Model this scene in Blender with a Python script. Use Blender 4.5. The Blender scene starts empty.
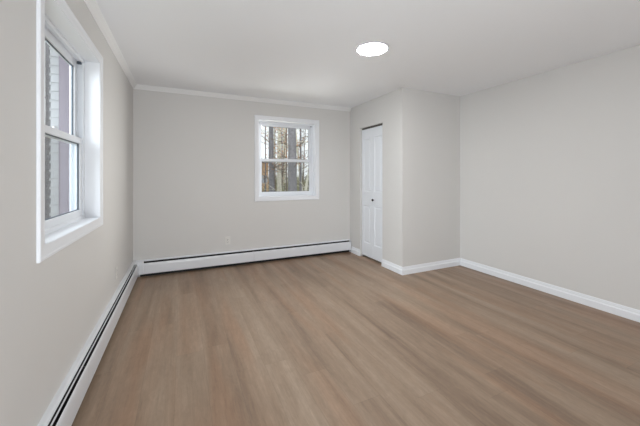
import bpy, bmesh, math, random
from mathutils import Vector, Matrix
from math import sin, cos, pi, radians

scene = bpy.context.scene
C = scene.collection

# ---------------------------------------------------------------- camera
CAM_Z = 1.278
cam_d = bpy.data.cameras.new('camera')
cam = bpy.data.objects.new('camera', cam_d)
C.objects.link(cam)
cam.location = (0, 0, CAM_Z)
cam.rotation_euler = (radians(90), 0, radians(-24.74))
cam_d.sensor_width = 36
cam_d.lens = 299.0 / 640 * 36
cam_d.shift_y = -36.4 / 640
cam_d.clip_start = 0.02
cam_d.clip_end = 300
scene.camera = cam

# ---------------------------------------------------------------- light
world = bpy.data.worlds.new('overcast_sky')
scene.world = world
world.use_nodes = True
wn = world.node_tree
bgn = wn.nodes['Background']
bgn.inputs[0].default_value = (0.94, 0.97, 1.0, 1)
bgn.inputs[1].default_value = 1.25
LAMP_STRENGTH = 88.0
def area(name, power, loc, aim, size, col):
    ad = bpy.data.lights.new(name, 'AREA')
    ad.shape = 'RECTANGLE'; ad.size, ad.size_y = size
    ad.energy = power; ad.color = col
    ao = bpy.data.objects.new(name, ad); C.objects.link(ao)
    ao.location = loc
    ao.rotation_euler = (Vector(aim) - Vector(loc)).to_track_quat('-Z', 'Y').to_euler()
# unseen fill lamps added behind the camera, aimed up to brighten ceiling and walls
area('rear_fill_near', 44, (0.0, -0.9, 0.4), (0.2, 0.8, 2.4), (1.0, 1.0), (0.86, 0.94, 1.0))
area('rear_fill_far', 40, (-0.1, -3.2, 0.5), (0.8, 3.0, 2.4), (1.5, 0.8), (0.97, 0.985, 1.0))
# daylight arriving through the left window, and through the far window from the side
area('left_window_daylight', 105, (-2.2, 1.9, 2.2), (-0.6, 2.2, 1.5), (1.4, 1.4), (0.86, 0.93, 1.0))
area('far_window_daylight', 137, (2.9, 5.4, 1.8), (1.5, 4.5, 1.5), (1.0, 1.3), (1.0, 0.97, 0.94))
area('low_outside_fill', 110, (1.5, 8.4, -0.15), (1.5, 4.5, 1.6), (2.4, 1.1), (1.0, 0.985, 0.96))  # unseen lamp added below the sill line to brighten the far ceiling
scene.view_settings.view_transform = 'Standard'
scene.view_settings.look = 'None'
scene.view_settings.exposure = 0.14
scene.view_settings.gamma = 1.0
scene.view_settings.use_curve_mapping = False

# ---------------------------------------------------------------- materials
def srgb(r, g, b):
    def f(c):
        c /= 255.0
        return c / 12.92 if c <= 0.04045 else ((c + 0.055) / 1.055) ** 2.4
    return (f(r), f(g), f(b), 1)

def mat(name, col, rough=0.5, metal=0.0, bump=0.0, bscale=200.0, var=0.0, vscale=3.0, spec=0.5):
    m = bpy.data.materials.new(name)
    m.use_nodes = True
    nt = m.node_tree; N = nt.nodes; L = nt.links
    p = N['Principled BSDF']
    p.inputs['Base Color'].default_value = col
    p.inputs['Roughness'].default_value = rough
    p.inputs['Metallic'].default_value = metal
    p.inputs['Specular IOR Level'].default_value = spec
    tc = N.new('ShaderNodeTexCoord')
    if var > 0:
        nz = N.new('ShaderNodeTexNoise'); nz.inputs['Scale'].default_value = vscale
        nz.inputs['Detail'].default_value = 4
        L.new(tc.outputs['Object'], nz.inputs['Vector'])
        hs = N.new('ShaderNodeHueSaturation'); hs.inputs['Color'].default_value = col
        mr = N.new('ShaderNodeMapRange'); mr.inputs[1].default_value = 0.3; mr.inputs[2].default_value = 0.7
        mr.inputs[3].default_value = 1 - var; mr.inputs[4].default_value = 1 + var
        L.new(nz.outputs['Fac'], mr.inputs[0]); L.new(mr.outputs[0], hs.inputs['Value'])
        L.new(hs.outputs[0], p.inputs['Base Color'])
    if bump > 0:
        nb = N.new('ShaderNodeTexNoise'); nb.inputs['Scale'].default_value = bscale
        nb.inputs['Detail'].default_value = 3
        L.new(tc.outputs['Object'], nb.inputs['Vector'])
        b = N.new('ShaderNodeBump'); b.inputs['Strength'].default_value = bump
        b.inputs['Distance'].default_value = 0.002
        L.new(nb.outputs['Fac'], b.inputs['Height']); L.new(b.outputs[0], p.inputs['Normal'])
    return m

M = {}
M['wall'] = mat('greige_wall_paint', srgb(216.5, 214.5, 212), 0.6, bump=0.08, bscale=350, var=0.006, vscale=2, spec=0.3)
M['crown'] = mat('white_crown_paint', srgb(240, 240, 240), 0.4)
M['ceiling'] = mat('white_ceiling_paint', srgb(244, 245, 247), 0.85, bump=0.08, bscale=250, spec=0.2)
M['trim'] = mat('white_trim_paint', srgb(238, 240, 244), 0.32, var=0.004)
M['vinyl'] = mat('white_vinyl', srgb(232, 235, 240), 0.35)
M['door'] = mat('white_door_paint', srgb(234, 237, 242), 0.38)
M['heater'] = mat('white_enamelled_steel', srgb(226, 228, 232), 0.3, var=0.006, vscale=6)
M['dark'] = mat('heater_cavity_shade', srgb(20, 20, 21), 0.6)  # near-black colour standing in for the shade inside the heaters
M['fin'] = mat('dull_aluminium_fins', srgb(60, 60, 62), 0.5, 0.3)
M['copper'] = mat('copper_pipe', srgb(150, 96, 66), 0.35, 0.9)
M['metal'] = mat('grey_metal_track', srgb(95, 90, 86), 0.45, 0.5)
M['knob'] = mat('black_knob', srgb(14, 13, 13), 0.3)
M['weather'] = mat('dark_weatherstrip', srgb(80, 88, 98), 0.6)
M['socket'] = mat('dark_socket_slot', srgb(70, 66, 62), 0.6)
M['plate'] = mat('plastic_plate', srgb(224, 222, 218), 0.35)
M['siding'] = mat('white_vinyl_siding', srgb(196, 198, 202), 0.5, bump=0.1, bscale=60, var=0.02)
M['downspout'] = mat('mauve_grey_board', srgb(142, 132, 146), 0.5, var=0.03)
M['tan'] = mat('tan_house_siding', srgb(222, 186, 146), 0.8, var=0.06)
M['roof'] = mat('brown_shingles', srgb(110, 92, 78), 0.9, var=0.1)
M['bark'] = mat('grey_brown_bark', srgb(132, 131, 137), 0.95, bump=0.8, bscale=25, var=0.22, vscale=14)
M['barkpale'] = mat('pale_green_grey_bark', srgb(224, 221, 208), 0.9, bump=0.5, bscale=25, var=0.2, vscale=10)
M['twig'] = mat('thin_twig_bark', srgb(118, 106, 96), 0.95, var=0.15, vscale=12)
M['leaf'] = mat('rust_beech_leaves', srgb(208, 148, 104), 0.8, var=0.3, vscale=6)
M['brush'] = mat('olive_undergrowth', srgb(158, 156, 122), 0.9, var=0.3, vscale=3)
M['ground'] = mat('leaf_litter_ground', srgb(168, 158, 132), 0.95, bump=0.6, bscale=10, var=0.25, vscale=1.5)

def glass_mat():
    m = bpy.data.materials.new('window_glass'); m.use_nodes = True
    nt = m.node_tree; N = nt.nodes; L = nt.links; N.clear()
    o = N.new('ShaderNodeOutputMaterial'); t = N.new('ShaderNodeBsdfTransparent')
    t.inputs[0].default_value = (0.96, 0.98, 0.98, 1)
    g = N.new('ShaderNodeBsdfGlossy'); g.inputs['Roughness'].default_value = 0.02
    lw = N.new('ShaderNodeLayerWeight'); lw.inputs[0].default_value = 0.5
    pw = N.new('ShaderNodeMath'); pw.operation = 'POWER'; pw.inputs[1].default_value = 5
    L.new(lw.outputs['Facing'], pw.inputs[0])
    fr = N.new('ShaderNodeMath'); fr.operation = 'MULTIPLY_ADD'; fr.inputs[1].default_value = 0.45; fr.inputs[2].default_value = 0.02
    L.new(pw.outputs[0], fr.inputs[0])
    mx = N.new('ShaderNodeMixShader')
    L.new(fr.outputs[0], mx.inputs[0]); L.new(t.outputs[0], mx.inputs[1]); L.new(g.outputs[0], mx.inputs[2])
    L.new(mx.outputs[0], o.inputs[0])
    return m
def screen_mat():
    m = bpy.data.materials.new('fine_grey_insect_mesh'); m.use_nodes = True
    nt = m.node_tree; N = nt.nodes; L = nt.links; N.clear()
    o = N.new('ShaderNodeOutputMaterial'); t = N.new('ShaderNodeBsdfTransparent')
    d = N.new('ShaderNodeBsdfDiffuse'); d.inputs[0].default_value = srgb(95, 98, 102)
    mx = N.new('ShaderNodeMixShader'); mx.inputs[0].default_value = 0.24
    L.new(t.outputs[0], mx.inputs[1]); L.new(d.outputs[0], mx.inputs[2]); L.new(mx.outputs[0], o.inputs[0])
    return m
M['glass'] = glass_mat(); M['screen'] = screen_mat()

def lamp_mat():
    m = bpy.data.materials.new('lit_led_diffuser'); m.use_nodes = True
    p = m.node_tree.nodes['Principled BSDF']
    p.inputs['Base Color'].default_value = (0.9, 0.9, 0.9, 1)
    p.inputs['Emission Color'].default_value = (1.0, 0.985, 0.96, 1)
    p.inputs['Emission Strength'].default_value = LAMP_STRENGTH
    return m
M['lamp'] = lamp_mat()

PLANK_W, PLANK_L = 0.182, 1.22
def floor_mat():
    m = bpy.data.materials.new('greyed_oak_vinyl_planks'); m.use_nodes = True
    nt = m.node_tree; N = nt.nodes; L = nt.links
    p = N['Principled BSDF']
    tc = N.new('ShaderNodeTexCoord'); sep = N.new('ShaderNodeSeparateXYZ')
    L.new(tc.outputs['Object'], sep.inputs[0])
    def mth(op, a, b=None, c=None):
        n = N.new('ShaderNodeMath'); n.operation = op
        for i, v in enumerate((a, b, c)):
            if v is None: continue
            if isinstance(v, (int, float)): n.inputs[i].default_value = v
            else: L.new(v, n.inputs[i])
        return n.outputs[0]
    def comb(x, y, z):
        n = N.new('ShaderNodeCombineXYZ')
        for i, v in enumerate((x, y, z)):
            if isinstance(v, (int, float)): n.inputs[i].default_value = v
            else: L.new(v, n.inputs[i])
        return n.outputs[0]
    def noise(vec, scale, detail=4, rough=0.5, dist=0.0):
        n = N.new('ShaderNodeTexNoise'); n.inputs['Scale'].default_value = scale
        n.inputs['Detail'].default_value = detail; n.inputs['Roughness'].default_value = rough
        n.inputs['Distortion'].default_value = dist
        L.new(vec, n.inputs['Vector']); return n.outputs['Fac']
    def white(vec):
        n = N.new('ShaderNodeTexWhiteNoise'); n.noise_dimensions = '3D'; L.new(vec, n.inputs['Vector']); return n
    x = mth('DIVIDE', mth('ADD', sep.outputs[0], 20.06), PLANK_W)
    row = mth('FLOOR', x); fx = mth('FRACT', x)
    rw = white(comb(row, 3.7, 0)).outputs['Value']
    y = mth('ADD', mth('DIVIDE', mth('ADD', sep.outputs[1], 20), PLANK_L), mth('MULTIPLY', rw, 7.3))
    colm = mth('FLOOR', y); fy = mth('FRACT', y)
    wn_ = white(comb(row, colm, 1.3))
    rv = wn_.outputs['Value']
    rv2 = white(comb(colm, row, 9.1)).outputs['Value']
    off = mth('MULTIPLY', rv, 37.0)
    # long smooth tone streaks inside each plank
    vs = comb(mth('MULTIPLY', sep.outputs[0], 7.0), mth('MULTIPLY', sep.outputs[1], 0.8), off)
    vb = comb(mth('MULTIPLY', sep.outputs[0], 6.0), mth('MULTIPLY', sep.outputs[1], 0.34), 3.3)
    streak = mth('ADD', mth('MULTIPLY', noise(vs, 1.0, 3, 0.5, 0.5), 0.3), mth('MULTIPLY', noise(vb, 1.0, 4, 0.55, 0.5), 0.7))
    vg = comb(mth('MULTIPLY', sep.outputs[0], 85.0), mth('MULTIPLY', sep.outputs[1], 5.5), off)
    grain = noise(vg, 1.0, 5, 0.6, 0.6)
    vc = comb(mth('MULTIPLY', sep.outputs[0], 34.0), mth('MULTIPLY', sep.outputs[1], 12.0), mth('ADD', off, 5.0))
    cath = noise(vc, 1.0, 6, 0.68, 1.2)
    # base tone from streak
    r1 = N.new('ShaderNodeValToRGB'); L.new(streak, r1.inputs[0])
    e = r1.color_ramp.elements
    e[0].position = 0.33; e[0].color = srgb(126, 105, 89)
    e[1].position = 0.67; e[1].color = srgb(174, 153, 133)
    k = e.new(0.5); k.color = srgb(159, 137, 117)
    # warm planks
    r2 = N.new('ShaderNodeMixRGB'); r2.blend_type = 'MIX'
    wm = N.new('ShaderNodeMapRange'); wm.inputs[1].default_value = 0.45; wm.inputs[2].default_value = 1.0
    wm.inputs[3].default_value = 0.0; wm.inputs[4].default_value = 0.6
    L.new(rv2, wm.inputs[0])
    vw = comb(mth('MULTIPLY', sep.outputs[0], 9.0), mth('MULTIPLY', sep.outputs[1], 0.7), mth('ADD', off, 11.0))
    wz = noise(vw, 1.0, 2, 0.5)
    wq = N.new('ShaderNodeMapRange'); wq.inputs[1].default_value = 0.45; wq.inputs[2].default_value = 0.68
    L.new(wz, wq.inputs[0])
    vo = comb(mth('MULTIPLY', sep.outputs[0], 5.0), mth('MULTIPLY', sep.outputs[1], 0.5), 21.7)
    oq = N.new('ShaderNodeMapRange'); oq.inputs[1].default_value = 0.50; oq.inputs[2].default_value = 0.68
    oq.inputs[4].default_value = 0.36
    L.new(noise(vo, 1.0, 2, 0.5, 0.4), oq.inputs[0])
    L.new(mth('MAXIMUM', mth('MULTIPLY', mth('MULTIPLY', wm.outputs[0], wq.outputs[0]), 0.7), oq.outputs[0]), r2.inputs[0])
    L.new(r1.outputs[0], r2.inputs[1]); r2.inputs[2].default_value = srgb(172, 132, 104)
    # value variation
    v1 = mth('ADD', 0.945, mth('MULTIPLY', rv, 0.05))
    v2 = mth('ADD', 0.77, mth('MULTIPLY', grain, 0.46))
    v3 = mth('ADD', 0.78, mth('MULTIPLY', cath, 0.42))
    vm = comb(mth('MULTIPLY', sep.outputs[0], 17.0), mth('MULTIPLY', sep.outputs[1], 4.5), mth('ADD', off, 2.0))
    v4 = mth('ADD', 0.86, mth('MULTIPLY', noise(vm, 1.0, 5, 0.62, 0.9), 0.24))
    vv = mth('MULTIPLY', mth('MULTIPLY', mth('MULTIPLY', v1, v2), v3), v4)
    # seams
    ex = mth('MULTIPLY', mth('MINIMUM', fx, mth('SUBTRACT', 1.0, fx)), PLANK_W)
    ey = mth('MULTIPLY', mth('MINIMUM', fy, mth('SUBTRACT', 1.0, fy)), PLANK_L)
    ed = mth('MINIMUM', ex, ey)
    sm = N.new('ShaderNodeMapRange'); sm.inputs[1].default_value = 0.0004; sm.inputs[2].default_value = 0.0026
    sm.inputs[3].default_value = 0.86; sm.inputs[4].default_value = 1.0
    L.new(ed, sm.inputs[0])
    hs = N.new('ShaderNodeHueSaturation'); L.new(r2.outputs[0], hs.inputs['Color'])
    L.new(mth('MULTIPLY', vv, sm.outputs[0]), hs.inputs['Value'])
    L.new(hs.outputs[0], p.inputs['Base Color'])
    p.inputs['Specular IOR Level'].default_value = 0.4
    L.new(mth('ADD', 0.40, mth('MULTIPLY', grain, 0.12)), p.inputs['Roughness'])
    b = N.new('ShaderNodeBump'); b.inputs['Strength'].default_value = 0.12; b.inputs['Distance'].default_value = 0.001
    L.new(mth('ADD', mth('MULTIPLY', grain, 0.3), sm.outputs[0]), b.inputs['Height']); L.new(b.outputs[0], p.inputs['Normal'])
    return m
M['floor'] = floor_mat()

# ---------------------------------------------------------------- mesh helpers
def obj(name, bm, material, parent=None, smooth=False, bevel=0.0, seg=2, inv=None):
    bmesh.ops.recalc_face_normals(bm, faces=bm.faces[:])
    me = bpy.data.meshes.new(name); bm.to_mesh(me); bm.free()
    me.materials.append(material)
    if smooth:
        for p_ in me.polygons: p_.use_smooth = True
    o = bpy.data.objects.new(name, me); C.objects.link(o)
    if parent is not None: o.parent = parent
    if bevel > 0:
        md = o.modifiers.new('bevel', 'BEVEL'); md.width = bevel; md.segments = seg
        md.limit_method = 'ANGLE'; md.angle_limit = radians(40)
    return o

def box(bm, x0, x1, y0, y1, z0, z1):
    v = [bm.verts.new((x, y, z)) for x in (x0, x1) for y in (y0, y1) for z in (z0, z1)]
    for q in ((0, 1, 3, 2), (4, 6, 7, 5), (0, 4, 5, 1), (2, 3, 7, 6), (0, 2, 6, 4), (1, 5, 7, 3)):
        bm.faces.new([v[i] for i in q])

def mapped_box(bm, f, u0, u1, w0, w1, z0, z1):
    v = [bm.verts.new(f(u, w, z)) for u in (u0, u1) for w in (w0, w1) for z in (z0, z1)]
    for q in ((0, 1, 3, 2), (4, 6, 7, 5), (0, 4, 5, 1), (2, 3, 7, 6), (0, 2, 6, 4), (1, 5, 7, 3)):
        bm.faces.new([v[i] for i in q])

def slab_holes(bm, f, us, zs, t, holes):
    """wall slab on the (u, z) grid, w from 0 to t, with rectangular holes, no inner faces"""
    def solid(i, j):
        if i < 0 or j < 0 or i >= len(us) - 1 or j >= len(zs) - 1: return False
        uc = (us[i] + us[i + 1]) / 2; zc = (zs[j] + zs[j + 1]) / 2
        return not any(h[0] < uc < h[1] and h[2] < zc < h[3] for h in holes)
    cache = {}
    def V(u, w, z):
        k = (u, w, z)
        if k not in cache: cache[k] = bm.verts.new(f(u, w, z))
        return cache[k]
    for i in range(len(us) - 1):
        for j in range(len(zs) - 1):
            if not solid(i, j): continue
            u0, u1, z0, z1 = us[i], us[i + 1], zs[j], zs[j + 1]
            for w in (0, t):
                bm.faces.new([V(u0, w, z0), V(u1, w, z0), V(u1, w, z1), V(u0, w, z1)])
            if not solid(i - 1, j): bm.faces.new([V(u0, 0, z0), V(u0, t, z0), V(u0, t, z1), V(u0, 0, z1)])
            if not solid(i + 1, j): bm.faces.new([V(u1, 0, z0), V(u1, t, z0), V(u1, t, z1), V(u1, 0, z1)])
            if not solid(i, j - 1): bm.faces.new([V(u0, 0, z0), V(u1, 0, z0), V(u1, t, z0), V(u0, t, z0)])
            if not solid(i, j + 1): bm.faces.new([V(u0, 0, z1), V(u1, 0, z1), V(u1, t, z1), V(u0, t, z1)])

def frame_profile(bm, f, u0, u1, z0, z1, prof):
    """mitred rectangular frame; prof = closed list of (inset from outer edge, w)"""
    rings = []
    for (d, w) in prof:
        rings.append([bm.verts.new(f(*c)) for c in ((u0 + d, w, z0 + d), (u1 - d, w, z0 + d), (u1 - d, w, z1 - d), (u0 + d, w, z1 - d))])
    n = len(rings)
    for i in range(n):
        a, b = rings[i], rings[(i + 1) % n]
        for k in range(4):
            bm.faces.new([a[k], a[(k + 1) % 4], b[(k + 1) % 4], b[k]])

def sweep(bm, stations):
    """stations = list of lists of points with equal length (closed profile each); capped"""
    rs = [[bm.verts.new(p_) for p_ in s] for s in stations]
    n = len(rs[0])
    for a, b in zip(rs, rs[1:]):
        for k in range(n):
            bm.faces.new([a[k], a[(k + 1) % n], b[(k + 1) % n], b[k]])
    bm.faces.new(rs[0]); bm.faces.new(rs[-1][::-1])

def struct(o): o['kind'] = 'structure'; return o
def tag(o, label, cat, group=None, kind=None):
    o['label'] = label; o['category'] = cat
    if group: o['group'] = group
    if kind: o['kind'] = kind
    return o
def empty(name, loc=(0, 0, 0)):
    o = bpy.data.objects.new(name, None); C.objects.link(o); o.location = loc
    o.empty_display_size = 0.1
    return o
def lathe(bm, prof, n=32, c=(0, 0, 0), axis='Z'):
    rings = []
    for (r, h) in prof:
        ring = []
        for k in range(n):
            a = 2 * pi * k / n
            p_ = (r * cos(a), r * sin(a), h) if axis == 'Z' else (h, r * cos(a), r * sin(a))
            ring.append(bm.verts.new((c[0] + p_[0], c[1] + p_[1], c[2] + p_[2])))
        rings.append(ring)
    for a, b in zip(rings, rings[1:]):
        for k in range(n):
            bm.faces.new([a[k], a[(k + 1) % n], b[(k + 1) % n], b[k]])
    bm.faces.new(rings[0]); bm.faces.new(rings[-1][::-1])

# ---------------------------------------------------------------- room dimensions (metres)
XL, YB, XC, YC, XR, YR, H = -0.564, 4.424, 2.602, 3.085, 3.655, -3.6, 2.44
T = 0.17
# maps (u along wall, w outwards from the room face, z) to the world
def fL(u, w, z): return (XL - w, u, z)
def fB(u, w, z): return (u, YB + w, z)
WIN_Z = (0.968, 2.132)
WL = (1.722, 2.724)        # left window opening (y)
WB = (1.031, 1.961)        # back window opening (x)
DOOR = (3.512, 4.100, 2.052)

# ---------------------------------------------------------------- shell
bm = bmesh.new(); box(bm, XL - T, XR + T, YR - T, YB + T, -0.25, 0.0)
struct(obj('floor', bm, M['floor']))
bm = bmesh.new(); box(bm, XL - T, XR + T, YR - T, YB + T, H, H + 0.2)
struct(obj('ceiling', bm, M['ceiling']))
bm = bmesh.new()
slab_holes(bm, fL, [YR, WL[0], WL[1], YB + T], [0, WIN_Z[0], WIN_Z[1], H], T, [(WL[0], WL[1], *WIN_Z)])
struct(obj('wall_left', bm, M['wall']))
bm = bmesh.new()
slab_holes(bm, fB, [XL, WB[0], WB[1], XR + T], [0, WIN_Z[0], WIN_Z[1], H], T, [(WB[0], WB[1], *WIN_Z)])
struct(obj('wall_back', bm, M['wall']))
bm = bmesh.new(); box(bm, XR, XR + T, YR, YB, 0, H)
struct(obj('wall_right', bm, M['wall']))
# wall behind the camera
bm = bmesh.new(); box(bm, XL - T, XR + T, YR - T, YR, 0, H)
struct(obj('wall_rear', bm, M['wall']))
# closet bump-out: side wall with the door opening, and the wall facing the camera
def fC(u, w, z): return (XC + w, u, z)
CT = 0.10
bm = bmesh.new()
slab_holes(bm, fC, [YC, DOOR[0], DOOR[1], YB], [0, DOOR[2], H], CT, [(DOOR[0], DOOR[1], 0, DOOR[2])])
box(bm, XC + CT, XR, YC, YC + CT, 0, H)
struct(obj('wall_closet', bm, M['wall']))

# ---------------------------------------------------------------- crown moulding
def crown_prof(s):      # (out from wall, z)
    return [(0, H - 0.052), (0.006, H - 0.052), (0.010, H - 0.044), (0.020, H - 0.036), (0.030, H - 0.022),
            (0.040, H - 0.012), (0.045, H - 0.005), (0.045, H), (0, H)]
bm = bmesh.new()
pf = crown_prof(0)
sweep(bm, [[(XL + d, YR, z) for d, z in pf], [(XL + d, YB - d, z) for d, z in pf], [(XC, YB - d, z) for d, z in pf]])
struct(obj('trim_1', bm, M['crown']))

# ---------------------------------------------------------------- baseboards (closet, right, rear walls)
bp = [(0, 0), (0.016, 0), (0.016, 0.058), (0.0135, 0.064), (0.0090, 0.070), (0.0085, 0.084), (0.0070, 0.088), (0.0060, 0.097), (0.0040, 0.102), (0, 0.102)]
def base(name, pts):
    """pts: list of functions d -> (x, y)"""
    b_ = bmesh.new()
    sweep(b_, [[(*g(d), z) for d, z in bp] for g in pts])
    return struct(obj(name, b_, M['trim']))
base('baseboard_closet', [lambda d: (XC - d, DOOR[0]), lambda d: (XC - d, YC - d), lambda d: (XR - d, YC - d)])
base('baseboard_right', [lambda d: (XR - d, YC - 0.013), lambda d: (XR - d, YR)])
base('baseboard_far', [lambda d: (XC - d, YB - 0.072), lambda d: (XC - d, DOOR[1])])
base('baseboard_rear', [lambda d: (XR - 0.013, YR + d), lambda d: (XL, YR + d)])

# ---------------------------------------------------------------- windows
def double_hung(name, f, U, side_out):
    z0, z1 = WIN_Z
    u0, u1 = U
    cw = 0.060
    # casing: moulded, mitred
    b_ = bmesh.new()
    frame_profile(b_, f, u0 - cw, u1 + cw, z0 - cw, z1 + cw,
                  [(0, 0), (0, -0.009), (0.003, -0.013), (0.013, -0.013), (0.018, -0.010), (0.040, -0.008), (0.050, -0.007), (cw + 0.004, -0.007), (cw + 0.004, 0)])
    root = struct(obj(name, b_, M['trim']))
    # jamb extension lining the opening
    b_ = bmesh.new()
    frame_profile(b_, f, u0, u1, z0, z1, [(0, 0), (0.006, 0), (0.006, 0.088), (0, 0.088)])
    obj('jamb_lining', b_, M['trim'], root)
    # vinyl frame with two tracks
    b_ = bmesh.new()
    frame_profile(b_, f, u0, u1, z0, z1, [(0, 0.086), (0.024, 0.086), (0.030, 0.090), (0.030, 0.096), (0.022, 0.098), (0.022, 0.123), (0.030, 0.1235), (0.030, 0.1265), (0.022, 0.127),
                                          (0.022, 0.158), (0.030, 0.160), (0.030, 0.169), (0, 0.169)])
    obj('window_frame', b_, M['vinyl'], root)
    zm = 1.528
    def sash(nm, w0, za, zb, rail_b, rail_t):
        b_ = bmesh.new()
        ua, ub = u0 + 0.026, u1 - 0.026; st = 0.046
        mapped_box(b_, f, ua, ua + st, w0, w0 + 0.03, za, zb)
        mapped_box(b_, f, ub - st, ub, w0, w0 + 0.03, za, zb)
        mapped_box(b_, f, ua + st, ub - st, w0, w0 + 0.03, za, za + rail_b)
        mapped_box(b_, f, ua + st, ub - st, w0, w0 + 0.03, zb - rail_t, zb)
        s = obj(nm, b_, M['vinyl'], root, bevel=0.003)
        b_ = bmesh.new()
        frame_profile(b_, f, ua + st - 0.004, ub - st + 0.004, za + rail_b - 0.004, zb - rail_t + 0.004,
                      [(0, 0.010 + w0), (0.008, 0.010 + w0), (0.008, 0.019 + w0), (0, 0.019 + w0)])
        obj('glazing_seal', b_, M['weather'], s)
        b_ = bmesh.new()
        mapped_box(b_, f, ua + st - 0.002, ub - st + 0.002, w0 + 0.013, w0 + 0.017, za + rail_b - 0.002, zb - rail_t + 0.002)
        obj('pane', b_, M['glass'], s)
        return s
    up = sash('upper_sash', 0.127, zm - 0.020, z1 - 0.024, 0.040, 0.048)
    lo = sash('lower_sash', 0.095, z0 + 0.024, zm + 0.026, 0.050, 0.042)
    # sash lock on the meeting rail and two tilt latches
    b_ = bmesh.new()
    um = (u0 + u1) / 2
    mapped_box(b_, f, um - 0.028, um + 0.028, 0.101, 0.119, zm + 0.026, zm + 0.034)
    mapped_box(b_, f, um - 0.006, um + 0.030, 0.110, 0.120, zm + 0.034, zm + 0.042)
    obj('sash_lock', b_, M['vinyl'], lo, bevel=0.002)
    for uu in (u0 + 0.06, u1 - 0.06):
        b_ = bmesh.new(); mapped_box(b_, f, uu - 0.014, uu + 0.014, 0.106, 0.122, zm + 0.026, zm + 0.030)
        obj('tilt_latch', b_, M['vinyl'], lo, bevel=0.001)
    # dark end stops of the jamb tracks at the top
    for uu in (u0 + 0.022, u1 - 0.038):
        b_ = bmesh.new(); mapped_box(b_, f, uu, uu + 0.016, 0.100, 0.126, z1 - 0.040, z1 - 0.022)
        obj('track_stop', b_, M['weather'], root)
    # half insect screen outside the lower sash
    b_ = bmesh.new()
    frame_profile(b_, f, u0 + 0.022, u1 - 0.022, z0 + 0.022, zm + 0.01, [(0, 0.1585), (0.014, 0.1585), (0.014, 0.165), (0, 0.165)])
    sc = obj('screen_frame', b_, M['vinyl'], root)
    b_ = bmesh.new()
    b_.faces.new([b_.verts.new(f(*q)) for q in ((u0 + 0.034, 0.162, z0 + 0.034), (u1 - 0.034, 0.162, z0 + 0.034), (u1 - 0.034, 0.162, zm - 0.002), (u0 + 0.034, 0.162, zm - 0.002))])
    # a single sheet is enough: keep one face
    obj('insect_screen', b_, M['screen'], sc)
    return root
double_hung('window_1', fL, WL, 1)
double_hung('window_2', fB, WB, 1)

# ---------------------------------------------------------------- closet door (bifold, recessed)
root = struct(empty('door_1', (XC, (DOOR[0] + DOOR[1]) / 2, 0)))
ox, oy = XC, (DOOR[0] + DOOR[1]) / 2
DX0, DX1 = 0.030, 0.064       # recess of the door face behind the wall
def leaf(ya, yb):
    z0, z1 = 0.030, 2.022
    rects = []
    st = 0.052
    b_ = bmesh.new()
    ya -= oy; yb -= oy
    pans = [(ya + st, yb - st, 0.235, 0.825), (ya + st, yb - st, 1.045, 1.885)]
    # slab face with panel holes, then the raised panels
    def f(u, w, z): return (DX0 + w, u, z)
    slab_holes(b_, f, [ya, ya + st, yb - st, yb], [z0, 0.235, 0.825, 1.045, 1.885, z1], DX1 - DX0, pans)
    for (a, b, c, d) in pans:
        frame_profile(b_, f, a, b, c, d, [(0, 0.0), (0.006, 0.007), (0.012, 0.0095), (0.012, 0.022), (0, 0.022)])
        # field
        ins = [(0.012, 0.0095), (0.019, 0.0095), (0.031, 0.002)]
        rings = [[b_.verts.new(f(*q)) for q in ((a + i, w, c + i), (b - i, w, c + i), (b - i, w, d - i), (a + i, w, d - i))] for i, w in ins]
        for r0, r1 in zip(rings, rings[1:]):
            for k in range(4): b_.faces.new([r0[k], r0[(k + 1) % 4], r1[(k + 1) % 4], r1[k]])
        b_.faces.new(rings[-1])
        mapped_box(b_, f, a, b, 0.0145, 0.026, c, d)
    return obj('door_leaf', b_, M['door'], root)
mid = (DOOR[0] + DOOR[1]) / 2
l1 = leaf(DOOR[0] + 0.006, mid - 0.0015)
l2 = leaf(mid + 0.0015, DOOR[1] - 0.006)
b_ = bmesh.new()
lathe(b_, [(0.008, 0.002), (0.008, -0.010), (0.016, -0.016), (0.019, -0.023), (0.016, -0.029), (0.006, -0.032)], 24,
      (DX0, 3.772 - oy, 0.922), 'X')
obj('door_knob', b_, M['knob'], l1, smooth=True)
b_ = bmesh.new(); box(b_, DX0 + 0.002, DX1, DOOR[0] - oy + 0.002, DOOR[1] - oy - 0.002, 2.030, 2.0515)
obj('top_track', b_, M['metal'], root)
for yy in (DOOR[0] + 0.03, DOOR[1] - 0.03):
    b_ = bmesh.new(); box(b_, DX0 + 0.008, DX1 - 0.006, yy - oy - 0.02, yy - oy + 0.02, 0.0, 0.004)
    box(b_, DX0 + 0.014, DX1 - 0.014, yy - oy - 0.004, yy - oy + 0.004, 0.0, 0.031)
    obj('floor_pivot', b_, M['metal'], root)

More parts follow.
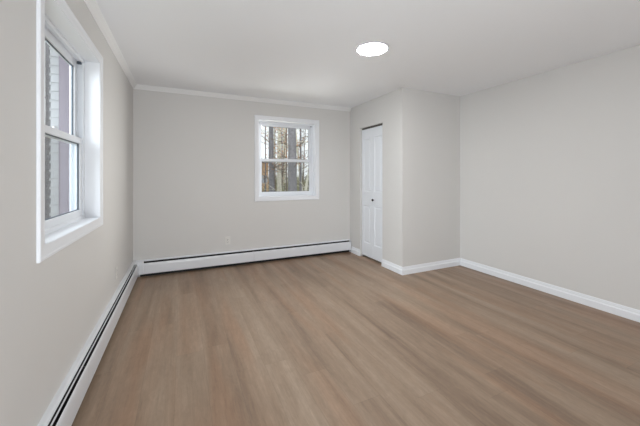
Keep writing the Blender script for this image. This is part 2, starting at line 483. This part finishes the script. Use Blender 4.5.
# ---------------------------------------------------------------- baseboard heaters
HP_PANEL = [(0.0655, 0.045), (0.0675, 0.049), (0.0675, 0.150), (0.0655, 0.168), (0.0600, 0.181), (0.0580, 0.1815),
            (0.0595, 0.176), (0.0640, 0.166), (0.0655, 0.150), (0.0655, 0.053), (0.0560, 0.050), (0.0560, 0.046)]
HP_HOOD = [(0.0, 0.212), (0.022, 0.212), (0.032, 0.207), (0.0345, 0.199), (0.0325, 0.199), (0.030, 0.205), (0.022, 0.209), (0.002, 0.209),
           (0.002, 0.012), (0.0, 0.012)]
HP_DAMP = [(0.0415, 0.190), (0.0440, 0.196), (0.0480, 0.1975), (0.0495, 0.190), (0.0480, 0.190), (0.0470, 0.194), (0.0445, 0.193), (0.0430, 0.187)]
def heater(name, P, a, b, label, cap_a, cap_b, joints, dd=0.0, dz=0.0, lin=0.0):
    """P(d, s, z): d out from the wall, s along it."""
    o0 = Vector(P(0.033, (a + b) / 2, 0))
    root = empty(name, o0)
    tag(root, label, 'heater', 'white baseboard heaters')
    def ext(pr, s0, s1, nm, m, par=root, **k):
        b_ = bmesh.new()
        sweep(b_, [[Vector(P(d, s, z)) - o0 for d, z in pr] for s in (s0, s1)])
        return obj(nm, b_, m, par, **k)
    ext(HP_HOOD, a, b, 'back_panel', M['heater'])
    edges = [a] + joints + [b]
    for s0, s1 in zip(edges, edges[1:]):
        ext(HP_PANEL, s0 + 0.0006, s1 - 0.0006, 'front_panel', M['heater'])
    ext([(d - dd, z - dz) for d, z in HP_DAMP], a + 0.03, b - 0.03, 'damper', M['heater'])
    # fins on a copper pipe inside
    b_ = bmesh.new()
    n = 10
    sweep(b_, [[Vector(P(0.034 + 0.011 * cos(2 * pi * k / n), s, 0.105 + 0.011 * sin(2 * pi * k / n))) - o0 for k in range(n)] for s in (a + 0.01, b - 0.01)])
    pipe = obj('copper_pipe', b_, M['copper'], root)
    b_ = bmesh.new()
    s = a + 0.25
    while s < b - 0.25:
        sweep(b_, [[Vector(P(d, q, z)) - o0 for d, z in ((0.008, 0.075), (0.058, 0.075), (0.058, 0.140), (0.008, 0.140))] for q in (s, s + 0.0012)])
        s += 0.012
    obj('fins', b_, M['fin'], pipe)
    # dark inner liner added as painted shade behind the slots and in the bottom gap
    ext([(0.003, 0.001), (0.006, 0.001), (0.006, 0.066), (0.054, 0.066), (0.054, 0.069), (0.006, 0.069), (0.006, 0.205), (0.003, 0.205)], a + 0.004 - lin, b - 0.004, 'shade_liner', M['dark'])
    for q in joints + [a + 0.4, b - 0.4]:
        ext([(0.004, 0.186), (0.060, 0.172), (0.060, 0.166), (0.004, 0.180)], q - 0.006, q + 0.006, 'bracket', M['fin'])
    for (s0, s1) in (cap_a, cap_b):
        if s0 is None: continue
        ext([(0, 0.0), (0.0690, 0.0), (0.0690, 0.152), (0.0668, 0.170), (0.060, 0.184), (0.036, 0.206), (0.022, 0.2135), (0, 0.2135)], s0, s1, 'end_cap', M['heater'])
    return root
def PL(d, s, z): return (XL + d, s, z)
def PB(d, s, z): return (s, YB - d, z)
heater('baseboard_heater', PL, -1.4, YB - 0.075, 'long white baseboard heater with double black slots along the left window wall',
       (-1.45, -1.4), (None, None), [0.75, 2.15, 3.3], 0.002, 0.0)
heater('baseboard_heater', PB, XL + 0.118, XC - 0.016, 'white baseboard heater under the far window on the back wall',
       (None, None), (XC - 0.016, XC - 0.0135), [0.95], 0.0, 0.022, 0.046)
# inside corner cover joining both runs
b_ = bmesh.new()
cpf = [(0, 0.045), (0.0690, 0.045), (0.0690, 0.152), (0.0668, 0.170), (0.060, 0.184), (0.036, 0.206), (0.022, 0.2135), (0, 0.2135)]
sweep(b_, [[(XL + d, YB - 0.118, z) for d, z in cpf], [(XL + d, YB - d, z) for d, z in cpf], [(XL + 0.118, YB - d, z) for d, z in cpf]])
tag(obj('heater_corner_cover', b_, M['heater'], bevel=0.001), 'small white corner cover where the two baseboard heaters meet', 'heater corner cover')

# ---------------------------------------------------------------- ceiling light
root = empty('ceiling_light', (1.566, 2.266, H))
tag(root, 'round flush white LED disc light glowing on the ceiling', 'ceiling light')
b_ = bmesh.new()
lathe(b_, [(0.132, -0.0005), (0.140, -0.0005), (0.1415, -0.004), (0.140, -0.009), (0.137, -0.0105), (0.1345, -0.010), (0.1335, -0.006)], 64)
obj('trim_ring', b_, M['vinyl'], root, smooth=True)
b_ = bmesh.new()
lathe(b_, [(0.133, -0.004), (0.1335, -0.0095), (0.110, -0.0120), (0.06, -0.0135), (0.01, -0.014)], 64)
obj('diffuser', b_, M['lamp'], root, smooth=True)

# ---------------------------------------------------------------- wall plates
def outlet(P, s, zc, label, name='wall_outlet'):
    o0 = Vector(P(0, s, zc))
    def ob(nm, rects, m, par, bev=0.0):
        b_ = bmesh.new()
        for (s0, s1, d0, d1, z0, z1) in rects:
            v = [b_.verts.new(Vector(P(d, s + q, zc + z)) - o0) for q in (s0, s1) for d in (d0, d1) for z in (z0, z1)]
            for q in ((0, 1, 3, 2), (4, 6, 7, 5), (0, 4, 5, 1), (2, 3, 7, 6), (0, 2, 6, 4), (1, 5, 7, 3)):
                b_.faces.new([v[i] for i in q])
        return obj(nm, b_, m, par, bevel=bev)
    root = empty(name, o0); tag(root, label, 'outlet', 'wall outlets')
    ob('face_plate', [(-0.036, 0.036, 0, 0.005, -0.058, 0.058)], M['plate'], root, 0.003)
    for zz in (0.020, -0.020):
        r = ob('receptacle', [(-0.017, 0.017, 0.004, 0.0075, zz - 0.0145, zz + 0.0145)], M['plate'], root, 0.002)
        ob('slots', [(-0.0075, -0.005, 0.006, 0.0078, zz - 0.004, zz + 0.006), (0.005, 0.0075, 0.006, 0.0078, zz - 0.004, zz + 0.006),
                     (-0.002, 0.002, 0.006, 0.0078, zz - 0.011, zz - 0.007)], M['socket'], r)
    ob('screw', [(-0.0025, 0.0025, 0.004, 0.0062, -0.0025, 0.0025)], M['metal'], root, 0.0005)
    return root
outlet(PB, 0.588, 0.365, 'pale wall outlet on the back wall above the baseboard heater')
outlet(PL, 3.36, 0.375, 'pale wall outlet low on the left wall between window and corner')

# ---------------------------------------------------------------- outside
GZ = -0.75
bm = bmesh.new(); box(bm, -60, 70, -30, 120, GZ - 0.3, GZ)
struct(obj('ground', bm, M['ground']))
rnd = random.Random(7)

# projecting wing of the house seen through the left window: lap siding wall + mauve corner board
def siding_wing():
    y = 5.2
    x0, x1 = -1.612, XL - T - 0.002
    root = empty('house_wing', ((x0 + x1) / 2, y + 1.2, GZ))
    struct(root)
    o0 = Vector(root.location)
    b_ = bmesh.new()
    z = GZ
    lap = 0.118
    while z < 4.2:
        pts = [(y, z), (y, z + lap), (y - 0.004, z + lap), (y - 0.020, z + 0.004), (y - 0.020, z)]
        sweep(b_, [[Vector((x, yy, zz)) - o0 for yy, zz in pts] for x in (x0, x1)])
        box(b_, x0 - 0.012 - o0.x, x0 - o0.x, y - 0.02 - o0.y, y + 0.01 - o0.y, z + 0.085 - GZ, z + lap - GZ)
        z += lap
    box(b_, x0 - o0.x + 0.02, x1 - o0.x, 0.0 + y - o0.y, y + 2.4 - o0.y, 0, 4.2 - GZ)
    obj('siding', b_, M['siding'], root)
    # the downspout
    b_ = bmesh.new(); box(b_, -1.505 - o0.x, -1.395 - o0.x, y - 0.10 - o0.y, y - 0.024 - o0.y, 0, 4.1 - GZ)
    obj('downspout', b_, M['downspout'], root, bevel=0.012)
siding_wing()

def limb(b_, pts, rads, n=8):
    rings = []
    for i, (p_, r) in enumerate(zip(pts, rads)):
        d = (Vector(pts[min(i + 1, len(pts) - 1)]) - Vector(pts[max(i - 1, 0)])).normalized()
        q = Vector((1, 0, 0)) if abs(d.x) < 0.9 else Vector((0, 1, 0))
        e1 = d.cross(q).normalized(); e2 = d.cross(e1)
        rings.append([b_.verts.new(Vector(p_) + e1 * (r * cos(2 * pi * k / n)) + e2 * (r * sin(2 * pi * k / n))) for k in range(n)])
    for a, b in zip(rings, rings[1:]):
        for k in range(n): b_.faces.new([a[k], a[(k + 1) % n], b[(k + 1) % n], b[k]])
    b_.faces.new(rings[0]); b_.faces.new(rings[-1][::-1])

Y_FAR = 20.5
def tree(name, x, y, r, h, m, label, cat, group, seed, lean=(0, 0), nbr=14, z_lo=1.0, blen=1.6, leaves=0, lz=(1, 5), n=12):
    g = random.Random(seed)
    root = empty(name, (x, y, GZ)); tag(root, label, cat, group)
    b_ = bmesh.new()
    k = 9
    pts = []; rads = []
    for i in range(k):
        t = i / (k - 1)
        pts.append((lean[0] * t + g.uniform(-1, 1) * r * 0.15, lean[1] * t, h * t - 0.05))
        rads.append(r * (1.12 - 0.72 * t) * (1.25 if i == 0 else 1))
    limb(b_, pts, rads, n)
    obj('trunk', b_, m, root, smooth=True)
    tips = []
    far = Y_FAR < y
    b_ = bmesh.new()
    for i in range(nbr):
        z = g.uniform(z_lo, h * 0.95); t = z / h
        a = g.uniform(0, 2 * pi); Lb = blen * g.uniform(0.5, 1.2)
        p0 = Vector((lean[0] * t, lean[1] * t, z))
        d = Vector((cos(a), sin(a), g.uniform(0.0, 0.7)))
        br = min(0.016, r * 0.35)
        pp = [p0]; 
        for s in range(4):
            d = (d + Vector((g.uniform(-.3, .3), g.uniform(-.3, .3), g.uniform(-.25, .3)))).normalized()
            pp.append(pp[-1] + d * Lb / 4)
        limb(b_, pp, [br, br * 0.8, br * 0.6, br * 0.4, br * 0.2], 5)
        for s in range(1, 5):
            for _ in range(2):
                e = (d + Vector((g.uniform(-1, 1), g.uniform(-1, 1), g.uniform(-.6, .8)))).normalized()
                q1 = pp[s] + e * Lb * 0.16; q2 = q1 + (e + Vector((g.uniform(-.5, .5), g.uniform(-.5, .5), g.uniform(-.3, .3)))) * Lb * 0.14
                limb(b_, [pp[s], q1, q2], [br * 0.35, br * 0.22, br * 0.08], 4)
                tips += [q1, q2]
        if not far:
            obj('branch', b_, M['twig'] if m is not M['barkpale'] else M['barkpale'], root); b_ = bmesh.new()
    if far: obj('branches', b_, M['twig'] if m is not M['barkpale'] else M['barkpale'], root)['kind'] = 'stuff'
    else: b_.free()
    if leaves:
        b_ = bmesh.new()
        for i in range(leaves):
            c_ = g.choice(tips) + Vector((g.gauss(0, .12), g.gauss(0, .12), g.gauss(0, .12)))
            e1 = Vector((g.uniform(-1, 1), g.uniform(-1, 1), g.uniform(-1, 1))).normalized()
            e2 = e1.orthogonal().normalized(); s = g.uniform(0.025, 0.045)
            v = [b_.verts.new(c_ + q) for q in (e1 * s, e2 * s * 0.5, -e1 * s, -e2 * s * 0.5)]
            b_.faces.new(v)
        obj('leaves', b_, M['leaf'], root)['kind'] = 'stuff'
    return root

def at(px, Y):     # direction of a sight line through the window: x at depth Y
    th = radians(24.74); r = (px - 320) / 299.0
    return Y * (sin(th) + r * cos(th)) / (cos(th) - r * sin(th))
W = 'trees outside the far window'
tree('tree', at(292, 9.5), 9.5, 0.150, 11, M['bark'], 'thick straight grey tree trunk in the middle of the far window view', 'tree', W, 1, nbr=16, z_lo=2.0)
tree('tree', at(271.5, 12.5), 12.5, 0.120, 12, M['bark'], 'grey brown tree trunk in the left third of the far window view', 'tree', W, 2, nbr=18, z_lo=1.5)
tree('tree', at(279.3, 15), 15.0, 0.115, 12, M['barkpale'], 'pale greenish tree trunk between the two grey trunks in the far window', 'tree', W, 3, nbr=14, z_lo=2.2)
tree('tree', at(284.5, 21), 21.0, 0.13, 12, M['barkpale'], 'slim pale tree just left of the thick trunk, farther back', 'tree', W, 4, nbr=10)
tree('tree', at(300.5, 13), 13.0, 0.060, 9, M['bark'], 'thin dark sapling trunk just right of the thick trunk', 'tree', W, 5, nbr=26, z_lo=1.6, blen=1.9)
tree('tree', at(265.5, 13.5), 13.5, 0.030, 9, M['bark'], 'very thin dark sapling at the left edge of the far window', 'tree', W, 6, nbr=16, z_lo=1.4)
tree('tree', at(298, 11.5), 11.5, 0.055, 7, M['barkpale'], 'pale leaning sapling low right of the thick trunk', 'tree', W, 8, lean=(1.6, 0.2), nbr=14, z_lo=0.8)
tree('tree', at(304, 16), 16.0, 0.075, 8, M['barkpale'], 'pale slender tree nearest the right edge of the far window', 'tree', W, 9, lean=(-0.8, 0.2), nbr=20, z_lo=1.0)
tree('beech_tree', at(286.5, 12), 12.0, 0.030, 5.5, M['twig'], 'young beech with rust orange leaves beside the thick trunk', 'tree', W, 10, nbr=34, z_lo=1.6, blen=0.9, leaves=900)
tree('beech_tree', at(275, 14), 14.0, 0.030, 6.0, M['twig'], 'young beech with sparse orange leaves beside the left grey trunk', 'tree', W, 11, nbr=26, z_lo=1.6, blen=0.9, leaves=520)
tree('tree', at(48.2, 10), 10.0, 0.07, 10, M['bark'], 'dark tree trunk just past the siding edge outside the left window', 'tree', None, 31, nbr=12, z_lo=1.0)
tree('tree', at(302, 18), 18.0, 0.035, 8, M['twig'], 'thin brown twiggy sapling at the right of the far window view', 'tree', W, 32, lean=(0.4, 0.1), nbr=44, z_lo=1.0, blen=1.3)
tree('tree', at(280, 19.5), 19.5, 0.035, 7, M['twig'], 'thin brown twiggy sapling behind the pale trunk in the far window', 'tree', W, 33, lean=(0.6, 0.1), nbr=40, z_lo=1.0, blen=1.4)
for i, (px, Y, r) in enumerate([(274.5, 26, .07), (282, 30, .08), (289, 27, .1), (303, 31, .05), (296, 33, .12), (272, 34, .12), (286, 36, .09), (313, 30, .12), (257, 27, .13)]):
    tree('tree', at(px, Y), Y, r, 12, M['bark'] if i % 2 else M['barkpale'], 'slim bare tree deep in the woods beyond the far window', 'tree', 'distant bare trees', 40 + i, nbr=16, z_lo=1.0, blen=2.2, n=8)

# undergrowth: uncountable stems and brush
b_ = bmesh.new()
g = random.Random(5)
for i in range(2200):
    Y = g.uniform(17, 38); px = g.uniform(255, 316)
    x = at(px, Y) if i < 1500 else g.uniform(-14, 22)
    h = g.uniform(0.7, 2.3) * (1.0 if Y > 20 else 0.7)
    p0 = Vector((x, Y, GZ)); q = p0 + Vector((g.uniform(-.4, .4), g.uniform(-.4, .4), h * 0.6)); e = q + Vector((g.uniform(-.5, .5), g.uniform(-.5, .5), h * 0.4))
    limb(b_, [p0, q, e], [0.022, 0.016, 0.006], 4)
    for _ in range(5):
        c_ = p0.lerp(e, g.uniform(.1, 1)) + Vector((g.gauss(0, .15), g.gauss(0, .15), g.gauss(0, .12)))
        e1 = Vector((g.uniform(-1, 1), g.uniform(-1, 1), g.uniform(-1, 1))).normalized(); e2 = e1.orthogonal().normalized(); s = g.uniform(.05, .12)
        v = [b_.verts.new(c_ + t_) for t_ in (e1 * s, e2 * s * .5, -e1 * s, -e2 * s * .5)]
        b_.faces.new(v)
tag(obj('undergrowth', b_, M['brush']), 'olive green brush and stems under the woodland trees', 'undergrowth', kind='stuff')

# tan neighbour house at the left edge of the far window
hy = 19.0
hx1 = at(268.3, hy); hx0 = hx1 - 4.2
root = empty('neighbour_house', ((hx0 + hx1) / 2, hy + 2.5, GZ))
tag(root, 'tan house with a pale window glimpsed at the left of the far window', 'house')
o0 = Vector(root.location)
b_ = bmesh.new(); box(b_, hx0 - o0.x, hx1 - o0.x, hy - o0.y, hy + 5 - o0.y, 0, 3.05 - GZ - 0.9)
obj('house_wall', b_, M['tan'], root)
b_ = bmesh.new()
zt = 3.05 - GZ - 0.9
sweep(b_, [[(xx, hy - 0.3 - o0.y, zt), (xx, hy + 5.3 - o0.y, zt), (xx, 0, zt + 0.5)] for xx in (hx0 - 0.2 - o0.x, hx1 + 0.1 - o0.x)])
obj('roof', b_, M['roof'], root)
wz = 1.278 - (179 - 176.6) / 299 * 20
b_ = bmesh.new()
wx0, wx1 = at(262.3, hy) - 0.1, at(267.3, hy)
box(b_, wx0 - o0.x, wx1 - o0.x, hy - 0.05 - o0.y, hy - o0.y, wz - GZ - 0.24, wz - GZ + 0.24)
wf = obj('window', b_, M['siding'], root)
b_ = bmesh.new()
mm = (wx0 + wx1) / 2
box(b_, mm - 0.02 - o0.x, mm + 0.03 - o0.x, hy - 0.07 - o0.y, hy - 0.045 - o0.y, wz - GZ - 0.24, wz - GZ + 0.24)
obj('mullion', b_, M['weather'], wf)
